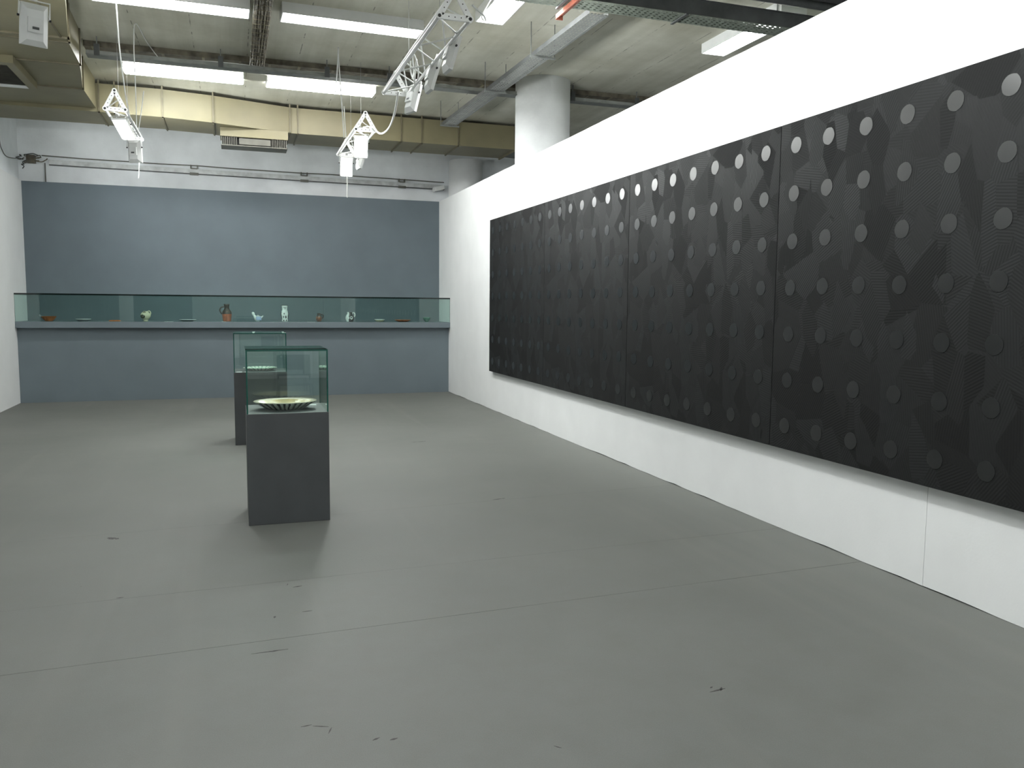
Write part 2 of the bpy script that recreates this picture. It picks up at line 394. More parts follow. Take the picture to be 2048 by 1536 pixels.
# ------------------------------------------------------------------ the black polyptych on the right wall
PX0 = 3.567
def polyptych(name, xf, xw, joints, rows, label):
    # xf: front face x, xw: wall side x, joints: y of the panel borders
    root = empty(name, (xw, (joints[0]+joints[-1])/2, 0.585), label, 'painting')
    s = 1 if xw > xf else -1
    disc = MB(); nseg = 22
    vs = []
    for k in range(nseg):
        a = 2*PI*k/nseg; rr = 0.0525*(1+random.uniform(-.02, .02)); vs.append((rr*math.cos(a), rr*math.sin(a)))
    t = 0.0025
    ring0 = [(0.0, y, z) for y, z in vs]; ring1 = [(-t*s, y, z) for y, z in vs]
    disc.add(ring0+ring1, [[i, (i+1) % nseg, (i+1) % nseg+nseg, i+nseg] for i in range(nseg)]+[list(range(nseg, 2*nseg))])
    dm = None
    for ya, yb in zip(joints[:-1], joints[1:]):
        lo, hi = min(ya, yb)+0.004, max(ya, yb)-0.004
        yc = (lo+hi)/2; zc = 1.685
        hw, hh = (hi-lo)/2, 1.1
        pb = MB()
        x0, x1 = (0, xw-xf)
        pb.add([(x0, -hw, -hh), (x0, hw, -hh), (x0, hw, hh), (x0, -hw, hh), (x1, -hw, -hh), (x1, hw, -hh), (x1, hw, hh), (x1, -hw, hh)],
               [(0, 3, 2, 1)], 0)
        pb.f += [[0, 1, 5, 4], [1, 2, 6, 5], [2, 3, 7, 6], [3, 0, 4, 7], [4, 5, 6, 7]]; pb.mi += [1]*5; pb.sm += [False]*5
        pn = pb.obj('canvas_panel', ['paint', 'paint_edge'], root, (xf-root.location.x, yc-root.location.y, zc-root.location.z))
        for i in range(7):
            y = -hw+hw*2*(i+0.5)/7
            for z in rows:
                if dm is None:
                    d = disc.obj('paint_disc', 'dot', pn); dm = d.data
                else: d = link('paint_disc', dm, pn)
                d.location = (0, y+random.uniform(-.004, .004), z-zc+random.uniform(-.003, .003))
                d.rotation_euler = (random.uniform(0, 6.28), 0, 0)
    return root
ROWS = (2.627, 2.312, 1.997, 1.688, 1.376, 1.060, 0.743)
polyptych('black_polyptych', PX0, XR, (11.55, 9.315, 7.083, 4.826, 2.585), ROWS, 'huge black four-panel painting with rows of round discs on the right white wall')
# its counterpart on the left wall, seen only as a dark reflection in the glass of the long case
lp = MB().box(XL+.004, XL+0.06, 2.6, 12.35, 0.585, 2.785).obj('black_painting', 'paint')
tag(lp, 'long black painting on the left white wall, mirrored darkly in the long glass case', 'painting')

# ------------------------------------------------------------------ long counter and glass case
YS = 14.083; YC = 14.195; ST = 1.246; SBZ = 1.15; GT = 1.666
ct = empty('display_counter', (0.25, 14.5, 0), 'long grey counter with a thick overhanging shelf against the grey back wall', 'counter')
def ch(name, m, par, x0, x1, y0, y1, z0, z1):
    l = par.location; return MB().box(x0-l.x, x1-l.x, y0-l.y, y1-l.y, z0-l.z, z1-l.z).obj(name, m, par)
ch('counter_body', 'grey_lifted', ct, XL+.002, XR-.002, YC, YB-.001, 0.0, SBZ)
bevel(ch('counter_shelf', 'grey_lifted', ct, XL+.002, XR-.002, YS, YB-.001, SBZ, ST), .003)

def pane(name, par, x0, x1, y0, y1, z0, z1, thin, glass='glass', edge='glass_edge'):
    # thin: axis index of the thickness; the broad faces are glass, the rims dark green
    l = par.location
    mb = MB().box(x0-l.x, x1-l.x, y0-l.y, y1-l.y, z0-l.z, z1-l.z)
    axis = [2, 2, 1, 0, 1, 0]
    mb.mi = [0 if a == thin or (a == 2 and thin != 2) else 1 for a in axis]
    return mb.obj(name, [glass, edge], par)
lc = empty('long_glass_case', (0.25, 14.5, ST), 'long low glass case standing on the grey counter', 'glass case')
g = 0.010
for xa, xb in ((XL+.006, -0.98), (-0.978, 1.43), (1.432, XR-.006)):
    pane('front_pane', lc, xa, xb, YS+.006, YS+.006+g, ST, GT-.012, 1, 'glass_long', 'glass_edge')
pane('top_pane', lc, XL+.004, XR-.004, YS+.004, YB-.002, GT-.012, GT+.010, 2, 'glass_long', 'glass_edge_dark')

# ------------------------------------------------------------------ plinths with glass covers
def plinth(x0, x1, y0, y1, h, top, lab, lab2):
    b = MB().box(x0-(x0+x1)/2, x1-(x0+x1)/2, y0-(y0+y1)/2, y1-(y0+y1)/2, 0, h).obj('display_plinth', 'plinth', None, ((x0+x1)/2, (y0+y1)/2, 0))
    bevel(b, .003); tag(b, lab, 'plinth', 'grey plinths in the middle of the room')
    gc = empty('glass_cover', ((x0+x1)/2, (y0+y1)/2, h), lab2, 'glass cover', 'glass covers on the plinths')
    t = 0.010; e = 0.002
    x0 += e; x1 -= e; y0 += e; y1 -= e
    pane('side_pane', gc, x0, x0+t, y0, y1, h, top-t, 0)
    pane('side_pane', gc, x1-t, x1, y0, y1, h, top-t, 0)
    pane('front_pane', gc, x0+t, x1-t, y0, y0+t, h, top-t, 1)
    pane('rear_pane', gc, x0+t, x1-t, y1-t, y1, h, top-t, 1)
    pane('top_pane', gc, x0, x1, y0, y1, top-t, top, 2)
plinth(0.069, 0.627, 5.886, 6.44, 0.787, 1.231, 'nearest dark grey plinth in front, holding the yellow oval platter', 'glass cover over the yellow platter on the nearest plinth')
plinth(-0.012, 0.547, 9.345, 9.90, 0.80, 1.228, 'dark grey plinth standing behind the nearest one', 'glass cover on the plinth standing behind')

# ------------------------------------------------------------------ ceramics
def glaze(name, col, rough=0.22, var=0.05, scale=18):
    return simple(name, col, rough, var=var, scale=scale)
M['cream'] = glaze('cream glaze', (0.62, 0.58, 0.42)); M['yellow'] = glaze('pale yellow glaze', (0.60, 0.50, 0.24), var=.08)
M['terracotta'] = glaze('orange terracotta', (0.52, 0.17, 0.055), .4, .12); M['redclay'] = glaze('red clay', (0.42, 0.12, 0.055), .45, .15)
M['brownclay'] = glaze('brown clay', (0.20, 0.085, 0.05), .4, .25); M['darkclay'] = glaze('dark brown slip', (0.035, 0.024, 0.018), .35, .2)
M['whiteglaze'] = glaze('white glaze', (0.78, 0.79, 0.78)); M['black_glaze'] = glaze('black glaze', (0.015, 0.015, 0.016))
M['greenglaze'] = glaze('dark green glaze', (0.015, 0.13, 0.085), .2, .15); M['blueglaze'] = glaze('pale blue glaze', (0.40, 0.47, 0.66), .25, .12)
M['greyglaze'] = glaze('grey glaze', (0.25, 0.27, 0.29)); M['palegreen'] = glaze('pale green glaze', (0.42, 0.52, 0.44), .25, .2, 30)
def m_stripe(name, a, b, n, w, radial=True):
    m, nt, p = mat(name); tc = nt.nodes.new('ShaderNodeTexCoord')
    sx = N(nt, 'ShaderNodeSeparateXYZ'); L(nt, tc.outputs['Object'], sx.inputs[0])
    ang = math_n(nt, 'DIVIDE', math_n(nt, 'ARCTAN2', sx.outputs[1], sx.outputs[0]), 2*PI)
    nz = N(nt, 'ShaderNodeTexNoise', i_Scale=14.0); L(nt, tc.outputs['Object'], nz.inputs['Vector'])
    q = math_n(nt, 'FRACT', math_n(nt, 'ADD', math_n(nt, 'MULTIPLY', ang, n), math_n(nt, 'MULTIPLY', nz.outputs[0], 0.8)))
    L(nt, mixc(nt, math_n(nt, 'LESS_THAN', q, w), rgb(*a), rgb(*b)), p.inputs['Base Color'])
    p.inputs['Roughness'].default_value = 0.25; return m
M['striped'] = m_stripe('white glaze with black brush strokes', (0.55, 0.56, 0.5), (0.02, 0.022, 0.02), 26, 0.45)
M['greenrim'] = m_stripe('white glaze with green strokes', (0.66, 0.68, 0.6), (0.16, 0.27, 0.2), 22, 0.35)

def ceramic(mb, name, mats, x, y, z, label, cat, parent=None, rz=0):
    o = mb.obj(name, mats, None, (x, y, z), (0, 0, rz)); return tag(o, label, cat)
# platter in the near case
pl = MB().lathe([(0.001, 0.004), (0.13, 0.0), (0.15, 0.008), (0.222, 0.052), (0.226, 0.056), (0.22, 0.0585), (0.19, 0.050), (0.15, 0.022), (0.10, 0.016), (0.001, 0.015)],
                40, [0, 0, 0, 1, 1, 1, 2, 2, 2], 1.0, 0.80)
ceramic(pl, 'oval_platter', ['striped', 'cream', 'yellow'], 0.345, 6.17, 0.787, 'oval cream and yellow platter with black strokes outside, under the nearest glass cover', 'platter', rz=0.06)
pl2 = MB().lathe([(0.001, 0.003), (0.11, 0.0), (0.13, 0.006), (0.182, 0.030), (0.186, 0.033), (0.18, 0.035), (0.14, 0.022), (0.09, 0.012), (0.001, 0.011)],
                 40, [0, 0, 1, 1, 1, 1, 2, 2], 1.0, 0.9)
ceramic(pl2, 'round_platter', ['cream', 'greenrim', 'palegreen'], 0.27, 9.62, 0.80, 'pale platter with green brushwork under the glass cover behind', 'platter')

YO = 14.47
# 1 orange bowl with a beak-like spout
mb = MB().lathe([(0.001, 0.0), (0.05, 0.0), (0.055, 0.006), (0.085, 0.035), (0.108, 0.075), (0.112, 0.078), (0.104, 0.074), (0.08, 0.038), (0.03, 0.014), (0.001, 0.013)], 28, [0]*5+[1]*4)
bowl = ceramic(mb, 'spouted_bowl', ['terracotta', 'brownclay'], -2.735, YO, ST, 'orange terracotta bowl with a grey beak-like spout at the left end of the case', 'bowl')
MB().tube(spline([(-0.095, 0, 0.06), (-0.12, 0, 0.078), (-0.135, 0, 0.10)], 4), [0.02]*4+[0.017]*2+[0.014]*2+[0.011], 10).obj('spout', 'greyglaze', bowl)
bp_ = MB()
for a0 in (-1.9, -1.3):
    bp_.add([(0.098*math.cos(a0+da)*.97+0, 0.098*math.sin(a0+da)*.97, z) for da, z in ((-.12, .05), (.12, .045), (.16, .07), (-.1, .072))], [(0, 1, 2, 3)])
bp_.obj('painted_patch', 'redclay', bowl)
# flat plates
def plate(x, r, h, label, m0='whiteglaze', m1='greyglaze', sy=0.85):
    mb = MB().lathe([(0.001, 0.002), (r*0.55, 0.0), (r*0.62, 0.004), (r*0.97, h*0.85), (r, h), (r*0.97, h*1.06), (r*0.7, h*0.55), (0.001, h*0.4)], 32, [1, 1, 1, 0, 0, 0, 0], 1, sy)
    return ceramic(mb, 'ceramic_plate', [m0, m1], x, YO, ST, label, 'plate')
plate(-2.254, 0.114, 0.034, 'white ceramic plate right of the orange spouted bowl')
plate(-0.713, 0.135, 0.030, 'white ceramic plate left of the tall brown jug')
plate(2.441, 0.093, 0.042, 'small white ceramic dish in the dark right part of the case', 'whiteglaze', 'cream')
plate(2.855, 0.144, 0.036, 'flat orange-red terracotta plate near the right end of the case', 'terracotta', 'redclay')
# flat tile
t_ = MB().box(-.08, .08, -.06, .06, 0, .018); t_.box(-.06, .06, -.04, .04, .018, .021, 1)
bevel(ceramic(t_, 'terracotta_tile', ['terracotta', 'redclay'], -1.80, YO, ST, 'flat orange terracotta tile lying left of the round cream pot', 'tile'), .003)
# 4 round cream pot with black spiral
mb = MB().lathe([(0.001, 0.0), (0.036, 0.0), (0.036, 0.016), (0.028, 0.02), (0.055, 0.04), (0.075, 0.075), (0.077, 0.10), (0.068, 0.128), (0.045, 0.15), (0.034, 0.156), (0.036, 0.164), (0.028, 0.164), (0.026, 0.15), (0.001, 0.14)], 32, [0]*12+[1])
pot = ceramic(mb, 'round_pot', ['cream', 'black_glaze'], -1.347, YO, ST, 'round cream pot with a black painted spiral on a small foot', 'pot')
def on_pot(u, v, R=0.079, zc=0.088):   # point on the front of the globe
    yy = -math.sqrt(max(0, R*R-u*u-(v*0.98)**2)); return (u, yy, zc+v)
sp_ = [on_pot(-0.040+(0.006+0.0045*k/4)*math.cos(k*0.5), -0.005+(0.006+0.0045*k/4)*math.sin(k*0.5)) for k in range(27)]
MB().tube(sp_, 0.0048, 6).obj('painted_spiral', 'black_glaze', pot)
MB().tube([on_pot(-0.03+0.012*k, 0.060+0.004*math.sin(k)) for k in range(4)], 0.006, 6).obj('painted_stroke', 'black_glaze', pot)
hd = MB().tube(spline([(0.02, 0, .15), (0.055, 0, .168), (0.076, 0, .14), (0.072, 0, .11)], 5), 0.008, 8).obj('handle', 'cream', pot)
# 6 tall brown jug
mb = MB().lathe([(0.001, 0.0), (0.058, 0.0), (0.062, 0.008), (0.072, 0.08), (0.078, 0.125), (0.078, 0.145), (0.066, 0.175), (0.046, 0.20), (0.038, 0.225), (0.042, 0.265), (0.050, 0.288), (0.044, 0.290), (0.034, 0.26), (0.001, 0.22)], 32,
                [0, 0, 0, 0, 1, 1, 1, 1, 1, 1, 1, 1, 1])
jug = ceramic(mb, 'tall_jug', ['redclay', 'darkclay'], -0.105, YO, ST, 'tall red clay jug with dark brown shoulder and neck', 'jug')
MB().tube(spline([(-.035, 0, .245), (-.085, 0, .235), (-.108, 0, .19), (-.09, 0, .145), (-.066, 0, .12)], 5), 0.0125, 8).obj('handle', 'darkclay', jug)
def front(prof_r, u, z): return (u, -math.sqrt(max(1e-6, prof_r**2-u*u))-0.001, z)
ov = [front(.0705, 0.004+0.022*math.cos(a), .152+0.02*math.sin(a)) for a in [2*PI*k/14 for k in range(14)]]
MB().add(ov, [list(range(14))]).obj('painted_oval', 'brownclay', jug)
MB().tube([front(.0735, .0, .02+.1*k/6) for k in range(7)], .0035, 6).obj('painted_stroke', 'darkclay', jug)
# 7 white dove with blue body
mb = MB()
body = spline([(0.095, 0, .095), (0.075, 0, .075), (0.04, 0, .06), (0.0, 0, .055), (-0.03, 0, .07), (-.055, 0, .105), (-.068, 0, .135), (-.085, 0, .148)], 5)
nb = len(body); rad = []
for i in range(nb):
    t = i/(nb-1)
    rad.append(0.008+0.050*math.exp(-((t-.42)/.19)**2)+0.017*math.exp(-((t-.83)/.12)**2))
mb.tube(body, rad, 16)
bird = ceramic(mb, 'ceramic_bird', ['whiteglaze'], 0.377, YO, ST+.004, 'white ceramic bird with a raised neck and blue body', 'ceramic bird')
wg = []
for i in range(7):
    for j in range(6):
        u = -0.02+0.085*i/6; v = -0.035+0.062*j/5
        yy = -0.062*math.sqrt(max(0, 1-((u-.015)/.075)**2*.6-((v)/.065)**2*.5))
        wg.append((u, yy, .055+v))
MB().add(wg, [(i*6+j, (i+1)*6+j, (i+1)*6+j+1, i*6+j+1) for i in range(6) for j in range(5)], 0, True).obj('wing', 'blueglaze', bird)
MB().lathe([(0.001, -.004), (0.03, -.004), (0.028, .012), (0.001, .012)], 20).obj('foot', 'whiteglaze', bird, (0.01, 0, 0))
# 8 tall white figure vase with black markings
mb = MB()
prof = [(0.048, 0), (0.050, .02), (0.055, .10), (0.060, .135), (0.052, .17), (0.042, .20), (0.050, .275), (0.052, .28), (0.046, .28), (0.04, .2), (0.001, .19)]
mb.lathe([(0.001, 0)]+prof, 28, [0]*8+[1]*3, 1, 0.72)
fig = ceramic(mb, 'figure_vase', ['whiteglaze', 'black_glaze'], 0.825, YO, ST, 'tall white waisted vase with black painted markings', 'vase')
def fv(u, z):
    for (r0, z0), (r1, z1) in zip(prof[:-1], prof[1:]):
        if z0 <= z <= z1 and z1 > z0:
            r = r0+(r1-r0)*(z-z0)/(z1-z0); return (u, -0.72*math.sqrt(max(1e-6, r*r-u*u))-.0012, z)
    return (u, -.04, z)
def blob(u, z, a, b, n=12): return MB().add([fv(u+a*math.cos(2*PI*k/n), z+b*math.sin(2*PI*k/n)) for k in range(n)], [list(range(n))])
for (u, z, a, b) in ((-.012, .135, .010, .014), (-.022, .08, .006, .02), (.016, .078, .010, .026), (-.018, .02, .010, .012), (.022, .022, .010, .014)):
    blob(u, z, a, b).obj('painted_spot', 'black_glaze', fig)
MB().tube([fv(-.024+.048*k/6, .238+.004*math.sin(k)) for k in range(7)], .0035, 6).obj('painted_stroke', 'black_glaze', fig)
MB().tube([fv(.002, .235-.03*k/4) for k in range(5)], .003, 6).obj('painted_stroke', 'black_glaze', fig)
for sgn in (-1, 1):
    MB().tube(spline([(sgn*.052, -.01, .16), (sgn*.063, -.01, .135), (sgn*.056, -.012, .10), (sgn*.05, -.014, .04)], 4), .005, 6).obj('painted_outline', 'black_glaze', fig)
MB().tube([(0.0495*math.cos(2*PI*k/24), 0.72*0.0505*math.sin(2*PI*k/24), .277) for k in range(25)], .0045, 6, caps=False).obj('painted_rim', 'black_glaze', fig)
# 9 small brown jug
mb = MB().lathe([(0.001, 0), (0.03, 0), (0.034, .006), (0.052, .045), (0.055, .065), (0.045, .09), (0.03, .11), (0.026, .125), (0.032, .145), (0.028, .146), (0.022, .12), (0.001, .1)], 28, [1, 1, 0, 0, 0, 1, 1, 1, 1, 1, 1])
jg = ceramic(mb, 'small_jug', ['brownclay', 'darkclay'], 1.395, YO, ST, 'small dark brown jug with a ring handle on its right', 'jug')
MB().tube(spline([(.028, 0, .12), (.055, 0, .125), (.075, 0, .10), (.066, 0, .07), (.048, 0, .055)], 5), .0085, 8).obj('handle', 'darkclay', jg)
MB().tube([front(.0545, -.012+.004*k, .04+.012*k) for k in range(4)], .008, 6).obj('painted_patch', 'terracotta', jg)
# 10 black and white jug
mb = MB().lathe([(0.001, 0), (0.055, 0), (0.060, .008), (0.074, .05), (0.074, .08), (0.06, .115), (0.044, .135), (0.044, .16), (0.048, .166), (0.04, .166), (0.036, .14), (0.001, .12)], 32)
for i in range(len(mb.f)):
    xx = sum(mb.v[q][0] for q in mb.f[i])/len(mb.f[i]); zz = sum(mb.v[q][2] for q in mb.f[i])/len(mb.f[i])
    mb.mi[i] = 1 if xx > -0.02 else 0
ow = ceramic(mb, 'two_tone_jug', ['whiteglaze', 'black_glaze'], 1.92, YO, ST, 'round jug, white at left and black at right, with a white painted disc', 'jug')
dk = [front(.0755, .02+.024*math.cos(2*PI*k/16), .07+.030*math.sin(2*PI*k/16)) for k in range(16)]
wd_ = MB().add(dk, [list(range(16))]).obj('painted_disc', 'whiteglaze', ow)
MB().tube([(.02+.011*math.cos(k*.5), -.0755, .072+.013*math.sin(k*.5)) for k in range(9)], .003, 6).obj('painted_stroke', 'black_glaze', wd_)
MB().tube(spline([(.04, -.01, .15), (.075, -.01, .155), (.088, -.01, .12), (.078, -.01, .085)], 5), .009, 8).obj('handle', 'whiteglaze', ow)
# 13 green bowl
mb = MB().lathe([(0.001, 0), (0.026, 0), (0.026, .008), (0.05, .028), (0.066, .06), (0.069, .08), (0.066, .081), (0.06, .062), (0.04, .03), (0.001, .018)], 28, [0]*5+[1]*4)
ceramic(mb, 'green_bowl', ['greenglaze', 'palegreen'], 3.29, YO, ST, 'small dark green glazed bowl at the right end of the case', 'bowl')
# caption cards
def card(x, y, z, w, d, label, grp='caption cards', rx=0):
    o = MB().box(-w/2, w/2, -d/2, d/2, 0, .0025).obj('caption_card', 'card', None, (x, y, z), (rx, 0, 0)); tag(o, label, 'card', grp); return o
card(-0.98, 14.17, ST, .13, .07, 'white caption card on the counter left of the brown jug')
card(1.236, 14.17, ST, .13, .07, 'white caption card on the counter left of the small brown jug')
card(-0.15, 14.17, ST, .07, .05, 'white caption card on the counter below the tall brown jug')
card(0.545, 6.32, .787, .07, .05, 'white caption card beside the yellow platter on the nearest plinth')
card(0.045, 9.40, .80, .06, .04, 'white plate painting a highlight on the plinth standing behind')  # small white plate standing in for a bright highlight

# ------------------------------------------------------------------ ceiling lamps
def make_lamp(wrap, warm=False):
    root = bpy.data.objects.new('ceiling_lamp', None); C.objects.link(root); root.empty_display_size = .1
    Lh, Wh, t = 0.75, 0.155, 0.11
    tm = 'tube_warm' if warm else 'tube'
    if wrap:   # white base with a diffuser that wraps the sides
        MB().box(-Lh, Lh, -Wh*.9, Wh*.9, -.03, 0).obj('base', 'wmetal', root)
        d = MB(); pr = [(-Wh, -.03), (Wh, -.03), (Wh, -.065), (Wh*.86, -.088), (-Wh*.86, -.088), (-Wh, -.065)]
        n = len(pr); vs = [(-Lh+.012, y, z) for y, z in pr]+[(Lh-.012, y, z) for y, z in pr]
        d.add(vs, [list(range(n)), list(range(n, 2*n))[::-1]]+[[i, i+n, (i+1) % n+n, (i+1) % n] for i in range(n)])
        d.obj('diffuser', tm, root)
        for s in (-1, 1): MB().box(min(s*Lh, s*(Lh-.012)), max(s*Lh, s*(Lh-.012)), -Wh*1.01, Wh*1.01, -.08, 0).obj('end_cap', 'wplastic', root)
    else:      # tray with upright sides and a sunken diffuser
        for s in (-1, 1):
            MB().box(-Lh, Lh, min(s*Wh, s*(Wh-.012)), max(s*Wh, s*(Wh-.012)), -t, 0).obj('side_rail', 'wmetal', root)
            MB().box(min(s*Lh, s*(Lh-.012)), max(s*Lh, s*(Lh-.012)), -Wh+.012, Wh-.012, -t, 0).obj('end_cap', 'wmetal', root)
        MB().box(-Lh+.012, Lh-.012, -Wh+.012, Wh-.012, -t+.012, -t+.03).obj('diffuser', tm, root)
        MB().box(-Lh+.012, Lh-.012, -Wh+.012, Wh-.012, -.02, 0).obj('back_plate', 'wmetal', root)
    return root
LA = make_lamp(False); LB = make_lamp(True); LC = make_lamp(True, True)
used = set()
def lamp(proto, x, y, rz, label):
    o = proto if proto.name not in used else copy_tree(proto)
    used.add(proto.name); o.location = (x, y, ZC); o.rotation_euler = (0, 0, rz)
    tag(o, label, 'ceiling lamp', 'fluorescent ceiling lamps'); return o
lamp(LA, -0.52, 9.24, .01, 'bright fluorescent lamp at the top left edge of the ceiling')
lamp(LA, 1.29, 9.24, .03, 'fluorescent lamp left of the nearer white truss')
lamp(LB, -0.545, 12.11, .01, 'fluorescent lamp above the left truss, in front of the beige duct')
lamp(LC, 1.25, 12.16, .02, 'slightly warm fluorescent lamp between the two right trusses, before the beige duct')
lamp(LA, 2.65, 7.90, PI/2, 'fluorescent lamp pointing into the room right of the nearer white truss')
lamp(LA, 5.47, 8.02, PI/2, 'fluorescent lamp partly hidden behind the top of the white right wall')
for (x, y, r) in ((-0.52, 3.5, 0), (1.29, 3.5, 0), (0.4, 0.6, 0), (-2.3, -2.2, 0), (3.1, -2.2, 0), (-0.52, -2.2, 0), (1.29, -2.2, 0), (5.47, 4.6, PI/2), (7.4, 7.0, PI/2)):  # unseen lamps added to brighten floor, walls and glass reflections
    lamp(LA, x, y, r, 'fluorescent ceiling lamp added out of view to brighten the hall')

# ------------------------------------------------------------------ trusses
def truss(x0, x1, y0, y1, zl, zt, label):
    xm = (x0+x1)/2
    root = empty('lighting_truss', (xm, (y0+y1)/2, zl), label, 'truss', 'white triangular lighting trusses')
    o = root.location
    def P(x, y, z): return (x-o.x, y-o.y, z-o.z)
    for (x, z) in ((x0, zl), (x1, zl), (xm, zt)):
        MB().tube([P(x, y0, z), P(x, y1, z)], .0165, 10).obj('chord', 'wmetal', root)
    n = max(2, round((y1-y0)/0.42)); st = (y1-y0)/n
    for (a, b) in (((x0, zl), (x1, zl)), ((x0, zl), (xm, zt)), ((x1, zl), (xm, zt))):
        for i in range(n):
            p, q = (a, b) if i % 2 == 0 else (b, a)
            MB().tube([P(p[0], y0+i*st+.03, p[1]), P(q[0], y0+(i+1)*st-.03, q[1])], .007, 6).obj('brace', 'wmetal', root)
    for y in (y0, y1):
        fr = MB(); w = .022; th = .010
        tri = [(x0, zl), (x1, zl), (xm, zt)]
        for k in range(3):
            a = Vector((tri[k][0], tri[k][1])); b = Vector((tri[(k+1) % 3][0], tri[(k+1) % 3][1]))
            d = (b-a).normalized(); nn = Vector((-d.y, d.x))*w
            a2 = a; b2 = b
            q = [a2-nn, b2-nn, b2+nn, a2+nn]
            vs = [P(p.x, y-th, p.y) for p in q]+[P(p.x, y+th, p.y) for p in q]
            fr.add(vs, [(0, 1, 2, 3), (7, 6, 5, 4), (0, 4, 5, 1), (1, 5, 6, 2), (2, 6, 7, 3), (3, 7, 4, 0)])
        for (cx, cz) in tri:
            vs = []
            for yy in (y-th-.001, y+th+.001):
                vs += [P(cx+.026*math.cos(2*PI*k/14), yy, cz+.026*math.sin(2*PI*k/14)) for k in range(14)]
            fr.add(vs, [list(range(14)), list(range(14, 28))[::-1]]+[[k, k+14, (k+1) % 14+14, (k+1) % 14] for k in range(14)])
        fo = fr.obj('end_frame', 'wmetal', root)
        for (cx, cz) in tri:
            vs = []
            for yy in (y-th-.003, y+th+.003):
                vs += [P(cx+.0135*math.cos(2*PI*k/10), yy, cz+.0135*math.sin(2*PI*k/10)) for k in range(10)]
            MB().add(vs, [list(range(10)), list(range(10, 20))[::-1]]+[[k, k+10, (k+1) % 10+10, (k+1) % 10] for k in range(10)]).obj('bolt', 'bolt', fo)
        for k in range(3):
            a = tri[k]; b = tri[(k+1) % 3]
            hb = MB()
            for t in (.3, .5, .7):
                cx, cz = a[0]+(b[0]-a[0])*t, a[1]+(b[1]-a[1])*t
                hb.add([P(cx+.005*math.cos(2*PI*j/8), y-th-.0012, cz+.005*math.sin(2*PI*j/8)) for j in range(8)], [list(range(8))])
            hb.obj('hole', 'bolt', fo)
    # suspension wires up to the ceiling
    for y in (y0+.2*(y1-y0), y0+.72*(y1-y0)):
        MB().tube([P(xm, y, zt), P(xm, y, ZC)], .0022, 5).obj('suspension_wire', 'wire', root)
    return root
TZ, TT = 3.73, 3.935
truss(-1.325, -1.115, 10.48, 12.25, TZ, TT, 'white triangular truss at the left holding one bright flood')
truss(1.50, 1.74, 10.56, 12.40, TZ, TT, 'white triangular truss before the beige duct holding two blazing floods')
truss(1.525, 1.767, 6.27, 8.66, TZ, TT, 'nearest white triangular truss with three floods turned to the right wall')
truss(1.525, 1.767, 1.2, 4.6, TZ, TT, 'white truss overhead out of view, above the right wall painting')
truss(-1.325, -1.115, 4.3, 6.72, TZ, TT, 'white truss out of view above the flood at the top left corner')

# ------------------------------------------------------------------ flood lights
def m_w(): return 'wmetal'
def make_flood():
    # local frame: the lamp shines along -Y, hanging point above at +Z
    root = bpy.data.objects.new('flood_light', None); C.objects.link(root); root.empty_display_size = .1
    w, h = .09, .145
    hs = MB()
    fr = [(-w, 0, -h), (w, 0, -h), (w, 0, h), (-w, 0, h)]; mid = [(x*1.0, .03, z) for x, _, z in fr]; bk = [(x*.6, .065, z*.72) for x, _, z in fr]
    inn = [(x*.92, .0, z*.94) for x, _, z in fr]; ind = [(x*.8, .016, z*.84) for x, _, z in fr]
    vs = inn+fr+mid+bk+ind
    def ringf(a, b): return [[a+i, a+(i+1) % 4, b+(i+1) % 4, b+i] for i in range(4)]
    hs.add(vs, ringf(16, 0)+ringf(0, 4)+ringf(4, 8)+ringf(8, 12)+[[15, 14, 13, 12]])
    hs.obj('housing', 'wmetal', root)
    MB().box(-w*.82, w*.82, .010, .016, -h*.86, h*.86).obj('lamp_glass', 'flood', root)
    yk = MB().tube([(-w-.010, .03, .05), (-w-.010, .03, h+.02), (w+.010, .03, h+.02), (w+.010, .03, .05)], .006, 6).obj('yoke', 'wmetal', root)
    MB().box(-.016, .016, .014, .046, h+.02, h+.06).obj('clamp', 'wmetal', root)
    gb = MB().box(-.05, .05, .065, .082, -.05, .05).obj('gear_box', 'wplastic', root)
    MB().box(-.022, .022, .0822, .084, -.03, -.012).obj('rating_plate', 'darkgrey', gb)
    for s in (-1, 1): MB().tube([(s*(w+.006), .03, .05), (s*(w+.02), .03, .05)], .009, 10).obj('knob', 'bolt', yk)
    return root
FL = make_flood(); fl_used = [False]
def flood(pos, aim, power, label, cone=130):
    o = FL if not fl_used[0] else copy_tree(FL)
    fl_used[0] = True
    p = Vector(pos); d = (Vector(aim)-p).normalized()
    y = -d; x = Vector((0, 0, 1)).cross(y)*-1
    x = y.cross(Vector((0, 0, 1))).normalized(); z = x.cross(y).normalized()
    o.matrix_world = Matrix(((x.x, y.x, z.x, p.x), (x.y, y.y, z.y, p.y), (x.z, y.z, z.z, p.z), (0, 0, 0, 1)))
    tag(o, label, 'flood light', 'white flood lights on the trusses')
    ld = bpy.data.lights.new('flood_beam', 'SPOT'); ld.energy = power; ld.color = LIGHT_COL
    ld.spot_size = math.radians(cone); ld.spot_blend = 0.8; ld.shadow_soft_size = 0.07
    lo = bpy.data.objects.new('flood_beam', ld); C.objects.link(lo); lo.parent = o
    lo.location = (0, -0.08, 0); lo.rotation_euler = (-PI/2, 0, 0)
    return o
# left truss
flood((-1.19, 10.95, 3.60), (-2.4, 8.2, 0.0), FLOOD_ROOM*2.0, 'blazing flood on the left truss shining towards the camera')
flood((-1.17, 12.05, 3.53), (0.2, 15.0, 3.7), FLOOD_ROOM*1.6, 'white flood at the far end of the left truss turned to the grey wall')
